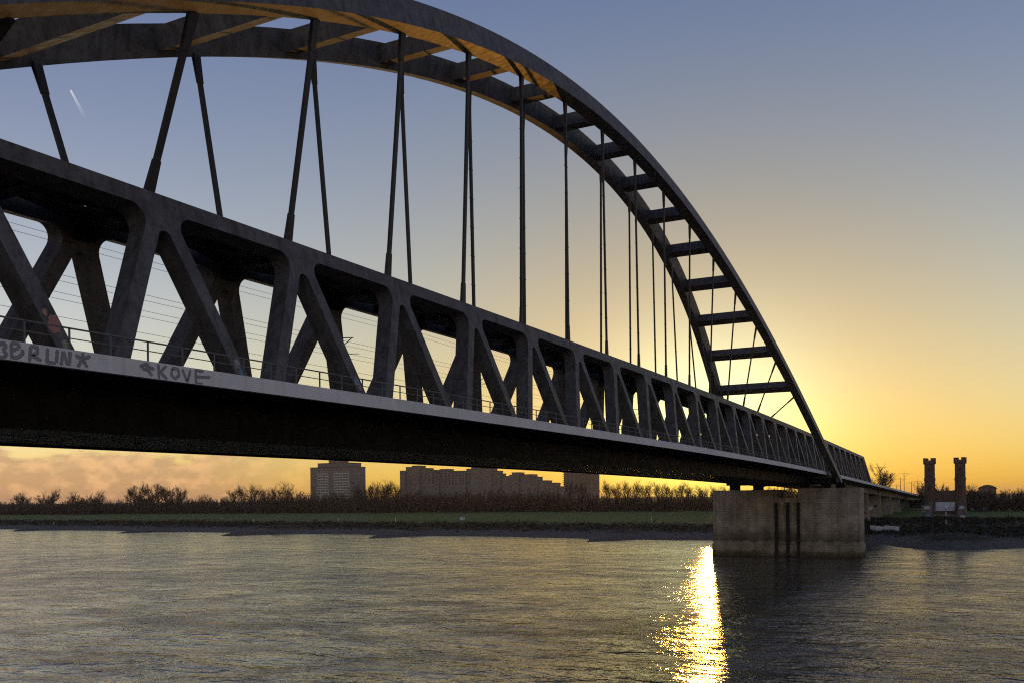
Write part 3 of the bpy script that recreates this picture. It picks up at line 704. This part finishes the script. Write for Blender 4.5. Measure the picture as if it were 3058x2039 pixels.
# ------------------------------------------------------------------ trees
def tree_parts(seed, H, spread, style):
    rr = random.Random(seed); T = MB(); C = MB()
    def twig(p, d, L, w):
        d = d.normalized(); s = d.cross(Vector((rr.uniform(-1,1), rr.uniform(-1,1), rr.uniform(-1,1))))
        if s.length < 1e-3: return
        s.normalize(); i = len(C.v); e = p+d*L
        C.v += [tuple(p-s*w), tuple(p+s*w), tuple(e)]; C.f.append((i, i+1, i+2))
    def grow(p, d, L, r, lev):
        segs = 3 if lev < 2 else 2
        for s in range(segs):
            d2 = (d+Vector((rr.gauss(0,.12), rr.gauss(0,.12), rr.gauss(0.04,.08)))).normalized(); e = p+d2*(L/segs); r2 = r*(1-.22)
            (T if lev < 2 else C).tube(p, e, r, r2, 5 if lev < 2 else 3, cap=False)
            nb = {0:0,1:2,2:3,3:5}[lev] if s > 0 or lev else 0
            if lev < 3:
                for _ in range(nb):
                    ang = rr.uniform(.45, 1.0); ax = Vector((rr.uniform(-1,1), rr.uniform(-1,1), rr.uniform(-.3,.5))).normalized()
                    nd = (d2*math.cos(ang)+ax*math.sin(ang)+Vector((0,0,.18))).normalized()
                    grow(e if rr.random() < .6 else p.lerp(e, rr.random()), nd, L*rr.uniform(.45,.68), max(.035, r2*.5), lev+1)
            else:
                for _ in range(nb+2):
                    nd = (d2+Vector((rr.gauss(0,.6), rr.gauss(0,.6), rr.gauss(.2,.45)))); twig(p.lerp(e, rr.random()), nd, rr.uniform(.6,1.5)*H/18, .05 if style == 'round' else .028)
            p, d, r = e, d2, r2
        if lev < 3:
            for _ in range(2):
                nd = (d+Vector((rr.gauss(0,.4), rr.gauss(0,.4), rr.gauss(.1,.2)))).normalized(); grow(p, nd, L*rr.uniform(.5,.7), r*.7, lev+1)
    th = H*(.22 if style == 'round' else .3)
    p = Vector((0,0,-.5)); top = Vector((rr.uniform(-.4,.4), rr.uniform(-.4,.4), th)); r = H*.018
    T.tube(p, top, r*1.25, r, 7)
    n = 9 if style == 'round' else 4
    for i in range(n):
        a = 2*math.pi*i/n+rr.uniform(-.4,.4); tilt = spread*(rr.uniform(.15,1.4) if style == 'round' else rr.uniform(.5,1.1))
        d = Vector((math.cos(a)*math.sin(tilt), math.sin(a)*math.sin(tilt), math.cos(tilt)))
        grow(top*rr.uniform(.75,1), d, (H-th)*(.56-.13*tilt)*rr.uniform(.85,1.1), r*.55, 1)
    if style != 'round':      # leader
        grow(top, Vector((0,0,1)), (H-th)*.6, r*.8, 1)
    # normalise height
    zm = max(v[2] for v in C.v); k = H/zm
    rad_ = sorted(math.hypot(v[0], v[1]) for v in C.v); kr = H*(.42 if style == 'round' else .25)/rad_[int(len(rad_)*.9)]
    for Mx in (T, C): Mx.v = [(a*kr, b_*kr, c*k) for a, b_, c in Mx.v]
    return T.mesh('trunk', M_BARK), C.mesh('crown', M_TWIG)
PROTO = {}
for i in range(4): PROTO['round', i] = tree_parts(10+i, 20, .95, 'round')
for i in range(5): PROTO['tall', i] = tree_parts(40+i, 20, .42, 'tall')
def place_tree(kind, v, x, y, ztop, wid, label, group, rot):
    zb = ground(x, y)-.2; H = ztop-zb; k = H/20
    t = empty('bare_tree', (x, y, zb)); tag(t, label, 'tree', group); t.rotation_euler = (0,0,rot); t.scale = (k*wid, k*wid, k)
    a, c = PROTO[kind, v]; link('trunk', a, t); link('crown', c, t)
LT = [('round',733.2,27.3,.8),('round',694.2,29.7,1.0),('round',657,26.8,.95),('round',637.8,28,.9),('round',580.8,32.7,.85),('round',565.1,33.8,.9),('tall',549.9,31.4,1.2),('round',536.7,30.1,.7),
      ('tall',480.8,28.3,.9),('tall',470.4,29.5,.9),('tall',460.2,30.6,.9),('tall',450.1,29.1,.9),('tall',440.1,29,.8),('tall',431.8,31.3,.9),('tall',425.3,30,.7),
      ('tall',357.1,31.2,.8),('tall',349.7,29.8,.9),('tall',342.5,29.7,.8),('tall',336.7,30.8,.9),('tall',330.9,29.9,.8),('tall',325.2,29.4,.8)]
rt_ = random.Random(77)
for i, (kd, y, zt, wd) in enumerate(LT):
    nm = ('broad' if kd == 'round' else 'slender')
    lab = f'{nm} leafless tree on the left skyline, {ORD[i] if i < 16 else ORD[i-16]} ' + ('from the left frame edge' if i < 15 else '')
    if i >= 15: lab = f'slender leafless tree between apartment tower and stepped block, {ORD[i-15]} from the left'
    place_tree(kd, rt_.randrange(4 if kd == 'round' else 5), 520+rt_.uniform(-3,3), y, zt, wd, lab, 'bare trees on the far bank', rt_.uniform(0,6.3))
RTR = [(192.8,27.9),(185.8,26.7),(165.3,27.4),(160,26),(155.4,27.2),(147.7,27.1),(140.1,25.9),(133.7,25.8),(126.3,24.6),(119,25.5),(113.8,24.4),(105.7,23.2),(99.6,23.1),(93,22.5)]
for i, (y, zt) in enumerate(RTR):
    place_tree('tall', rt_.randrange(5), 520+rt_.uniform(-4,4), y, zt, .85, f'thin leafless tree in the glow under the deck, {ORD[i]} right of the slab block', 'bare trees under the sunset glow', rt_.uniform(0,6.3))
place_tree('round', 1, 480, 4.5, 32.0, 1.0, 'big leafless tree rising beyond the sloping end of the truss', 'bare trees beyond the bridge end', 1.0)
place_tree('tall', 2, 520, -14, 22.0, 1.1, 'small leafless tree behind the viaduct left of the portal towers', 'bare trees beyond the bridge end', 2.0)
place_tree('round', 2, 470, -38.2, 20.5, .9, 'leafless tree just right of the right portal tower', 'bare trees on the right bank', .5)
place_tree('round', 3, 470, -45, 18.6, 1.1, 'broad leafless tree under the distant house on the right bank', 'bare trees on the right bank', 2.5)
place_tree('round', 0, 466, -57, 17.6, 1.2, 'leafless tree nearest the right frame edge on the right bank', 'bare trees on the right bank', 4)
# round dark evergreens
def evergreen(x, y, ztop, w, label):
    zb = ground(x, y); t = empty('evergreen_tree', (x, y, zb)); tag(t, label, 'tree')
    H = ztop-zb; MB().tube((0,0,-.5), (0,0,H*.6), .4, .15, 6).build('trunk', M_BARK, t)
    rr = random.Random(int(y)); C = MB()
    for _ in range(2600):
        a, b_, c = rr.gauss(0,1), rr.gauss(0,1), rr.gauss(0,1); n = math.sqrt(a*a+b_*b_+c*c); f_ = rr.random()**.4
        p = Vector((a/n*w*f_, b_/n*w*f_, H*.58+c/n*H*.42*f_)); p += Vector((1,1,1))*noise.noise(p*.5)*1.0
        s = Vector((rr.gauss(0,1), rr.gauss(0,1), rr.gauss(0,1))).normalized()*.4; q_ = Vector((rr.gauss(0,1), rr.gauss(0,1), rr.gauss(0,1))).normalized()*.4
        i = len(C.v); C.v += [tuple(p), tuple(p+s), tuple(p+q_)]; C.f.append((i, i+1, i+2))
    C.build('crown', M_EVER, t)
evergreen(520, 509.3, 21.6, 7, 'round dark evergreen tree on the left skyline between the leafless groups')
evergreen(522, 488, 19.8, 5, 'smaller dark evergreen tree right of the round evergreen')

# brush and young wood: one mass behind the meadow
def bush_mesh(seed):
    rr = random.Random(seed); C = MB()
    for _ in range(9):
        a = rr.uniform(0, 6.28); t = rr.uniform(.05,.6); d = Vector((math.cos(a)*math.sin(t), math.sin(a)*math.sin(t), math.cos(t))); L = rr.uniform(.6,1)
        p = Vector((rr.uniform(-.08,.08), rr.uniform(-.08,.08), 0)); C.tube(p, p+d*L, .012, .004, 3, False)
        for _ in range(58):
            f_ = rr.uniform(.08,1); q_ = p+d*L*f_; e = Vector((rr.gauss(0,.7), rr.gauss(0,.7), rr.gauss(.45,.4))).normalized()*rr.uniform(.08,.2)*(1.2-.5*f_)
            s = e.cross(Vector((rr.uniform(-1,1), rr.uniform(-1,1), rr.uniform(-1,1)))); 
            if s.length < 1e-4: continue
            s = s.normalized()*.0085; i = len(C.v); C.v += [tuple(q_-s), tuple(q_+s), tuple(q_+e)]; C.f.append((i, i+1, i+2))
    return C
BU = [bush_mesh(i) for i in range(5)]
rb = random.Random(3); mb = MB()
def belt_h(y):
    h = 15.5+2.0*noise.noise(Vector((y*.02, 1, 0)))+1.5*noise.noise(Vector((y*.09, 5, 0)))
    if 85 < y < 200: h = 11.6+1.2*noise.noise(Vector((y*.09, 5, 0)))
    if y < -30: h = 11.3+1.5*noise.noise(Vector((y*.09, 5, 0)))
    if y > 400: h -= 3.0*ss(400, 520, y)
    return h
y = -230
while y < 880:
    for row in range(4):
        xx = (500 if y > -20 else 468)+row*9+rb.uniform(-3,3)-(8 if y > 600 else 0); yy = y+rb.uniform(-2,2)
        if -16 < yy < 16: continue
        h = belt_h(yy)*rb.uniform(.75,1.08)*(.62 if row == 0 else 1)
        w = h*rb.uniform(.75,1.0)
        mb.add(BU[rb.randrange(5)], Matrix.Translation((xx, yy, ground(xx, yy)-.3)) @ Matrix.Rotation(rb.uniform(0,6.28), 4, 'Z') @ Matrix.Diagonal((w, w, h, 1)))
    y += 3.7
o = stuff(mb.build('woodland_brush', M_BRUSH)); tag(o, 'dense brown leafless brush along the far bank behind the meadow', 'brush')
# distant hedge line that closes the horizon
mb = MB(); hx = []
for yy in range(-900, 1800, 12):
    hx.append((yy, 12+2.0*noise.noise(Vector((yy*.02, 8, 0)))+1.3*noise.noise(Vector((yy*.11, 3, 0)))))
mb.sweep([[(560+25*noise.noise(Vector((a*.01,0,0))), a, 3), (562, a, 4+h*.4), (572, a, 4+h*.6), (590, a, 4+h*.4), (596, a, 3)] for a, h in hx])
M_WOOD = simple('far_wood', (.035,.027,.02), (.075,.055,.04), .5, .98, bs=1, bd=1.0, spec=.05)
o = stuff(mb.build('far_wood', M_WOOD)); tag(o, 'far wood reading as one dark mass behind the brush', 'wood')
# scrub on the bank slope
mb = MB(); rb = random.Random(9)
for it in range(7600):
    yy = rb.uniform(-120, 620) if it < 5200 else rb.uniform(-115, 20); s = smooth_shore(yy); d = abs(rb.gauss(31, 6)) if it < 5200 else rb.uniform(22, 105); xx = s+d; zz = ground(xx, yy)
    if zz < 1.3: continue
    h = rb.uniform(.4,1.2)*(1.0 if it < 5200 else rb.uniform(.8,1.7))
    for _ in range(7):
        a = rb.uniform(0,6.28); e = Vector((math.cos(a)*.6*h, math.sin(a)*.6*h, h*rb.uniform(.5,1.1))); sdv = Vector((-math.sin(a), math.cos(a), 0))*.16*h
        i = len(mb.v); p = Vector((xx+rb.uniform(-.5,.5), yy+rb.uniform(-.5,.5), zz-.1)); mb.v += [tuple(p-sdv), tuple(p+sdv), tuple(p+e)]; mb.f.append((i, i+1, i+2))
o = stuff(mb.build('bank_scrub', M_SCRUB)); tag(o, 'low dark scrub and dead weeds along the bank slope', 'scrub')

# ------------------------------------------------------------------ kilometre board, marker posts, mark pole
sg = empty('kilometre_board', (340, 167, ground(340, 167)))
tag(sg, 'white river kilometre board with black frame and number 738 on the meadow', 'sign')
MB().box(-.06,.06,-1.42,1.42,1.1,2.9).build('frame', M_SIGNB, sg); MB().box(-.085,-.064,-1.24,1.24,1.26,2.74).build('board', M_SIGNW, sg)
for yy in (-1.0, 1.0): MB().box(-.05,.05,yy-.06,yy+.06,-.3,1.095).build('post', M_SIGNB, sg)
cu = bpy.data.curves.new('number', 'FONT'); cu.body = '738'; cu.size = 1.45; cu.align_x = 'CENTER'; cu.align_y = 'CENTER'
tmp = bpy.data.objects.new('tmp', cu); COL.objects.link(tmp); bpy.context.view_layer.update()
me = bpy.data.meshes.new_from_object(tmp.evaluated_get(bpy.context.evaluated_depsgraph_get())); bpy.data.objects.remove(tmp)
me.materials.clear(); me.materials.append(M_SIGNB)
nb = link('number', me, sg, (-.089, 0, 2.0)); nb.rotation_euler = (R(90), 0, R(-90))
for i, (x, y, h) in enumerate(((352, 464, 1.5),(350, 301, 1.5),(350, 245, 1.6),(345, 207, 1.8),(352, 81, 1.6))):
    mp_ = empty('marker_post', (x, y, ground(x, y))); tag(mp_, f'thin white marker post on the meadow, {ORD[i]} from the left frame edge', 'post', 'white marker posts')
    MB().tube((0,0,-.3), (0,0,h), .13, .12, 8).build('shaft', M_SIGNW, mp_); MB().tube((0,0,h), (0,0,h+.12), .12, .03, 8).build('cap', M_SIGNW, mp_)
mk = empty('beacon_pole', (262, -36, ground(262, -36)-.2)); tag(mk, 'tall slim river beacon pole with white bands on the gravel mound', 'pole')
for j in range(7): MB().tube((0,0,1.15*j), (0,0,1.15*j+1.14), .1, .1, 8).build('band', (M_SIGNW if j in (3,5) else M_SIGNB), mk)
MB().tube((0,0,8.05), (0,0,8.7), .45, .05, 8).build('topmark', M_SIGNW, mk)

# ------------------------------------------------------------------ overhead line
WIRES = [(1.8,-2.55),(1.8,-2.95),(1.9,-5.9),(1.9,-6.3),(-1.8,-5.85),(-1.8,-6.2),(-1.8,-8.2)]
WN = ['uppermost', 'second highest', 'third highest', 'fourth highest', 'fifth highest', 'sixth highest', 'lowest']
for i, (y, z) in enumerate(sorted(WIRES, key=lambda a: -a[1])):
    rings = []
    for j in range(68):
        X = -56+6.25*j; sag = .18*math.sin(math.pi*((X/50) % 1)); r = .014
        rings.append([(X, y+r*math.cos(t), Z0+z+crest(X)-sag+r*math.sin(t)) for t in (0, 2.09, 4.19)])
    tag(MB().sweep(rings).build('overhead_wire', M_WIRE), f'thin overhead railway wire strung inside the truss, {WN[i]} of seven', 'wire', 'overhead wires')
for i, X in enumerate((37.5, 62.5, 112.5)):
    c = empty('wire_bracket', (X, 2.4, Z0+crest(X)-5)); tag(c, f'triangular overhead wire bracket inside the truss, {("nearest","middle","farthest")[i]} of three', 'bracket', 'overhead wire brackets')
    c.location.y = 3.2
    MB().bar((0,0,.3), (-.1,-2.6,.1), .07, .07).build('top_arm', M_WIRE, c); MB().bar((0,.3,-1.5), (-.1,-2.4,.05), .06, .06).build('strut', M_WIRE, c)
    MB().bar((-.1,-.5,-1.1), (-.1,-3.2,-1.3), .05, .05).build('steady_arm', M_WIRE, c); MB().tube((0,.1,.3), (0,-.3,.28), .09, .09, 6).build('insulator', M_WIRE, c)
for i, (X, y, h) in enumerate(((420,-3.0,11),(455,-8.5,7),(470,-9.0,10),(500,9,8),(520,-8.8,7),(560,-9.2,9),(600,-9.0,9),(640,9.0,9))):
    z = Z0-11.95+crest(X); c = empty('catenary_mast', (X, y, z)); tag(c, f'thin overhead line mast on the viaduct, {ORD[i]} along the track from the truss end', 'mast', 'overhead line masts')
    MB().tube((0,0,0), (0,0,h), .16, .1, 6).build('mast', M_WIRE, c); MB().bar((0,-2.6,h-.7), (0,2.6,h-.7), .12, .12).build('cross_arm', M_WIRE, c)
    MB().bar((0,0,h-2.2), (0,-2.4,h-.75), .08, .08).build('stay', M_WIRE, c)

# ------------------------------------------------------------------ evening haze
hz = MB().box(-960, 12100, -3100, 12100, -4.2, 72).build('haze', None); stuff(hz); tag(hz, 'thin evening haze over the river and far bank', 'haze')
m = bpy.data.materials.new('haze_air'); m.use_nodes = True; nt = m.node_tree; nt.nodes.clear()
pv = nt.nodes.new('ShaderNodeVolumePrincipled'); om = nt.nodes.new('ShaderNodeOutputMaterial'); nt.links.new(pv.outputs[0], om.inputs['Volume'])
pv.inputs['Color'].default_value = (.9,.9,.9,1); pv.inputs['Density'].default_value = HAZE; pv.inputs['Anisotropy'].default_value = .45
hz.data.materials.append(m)
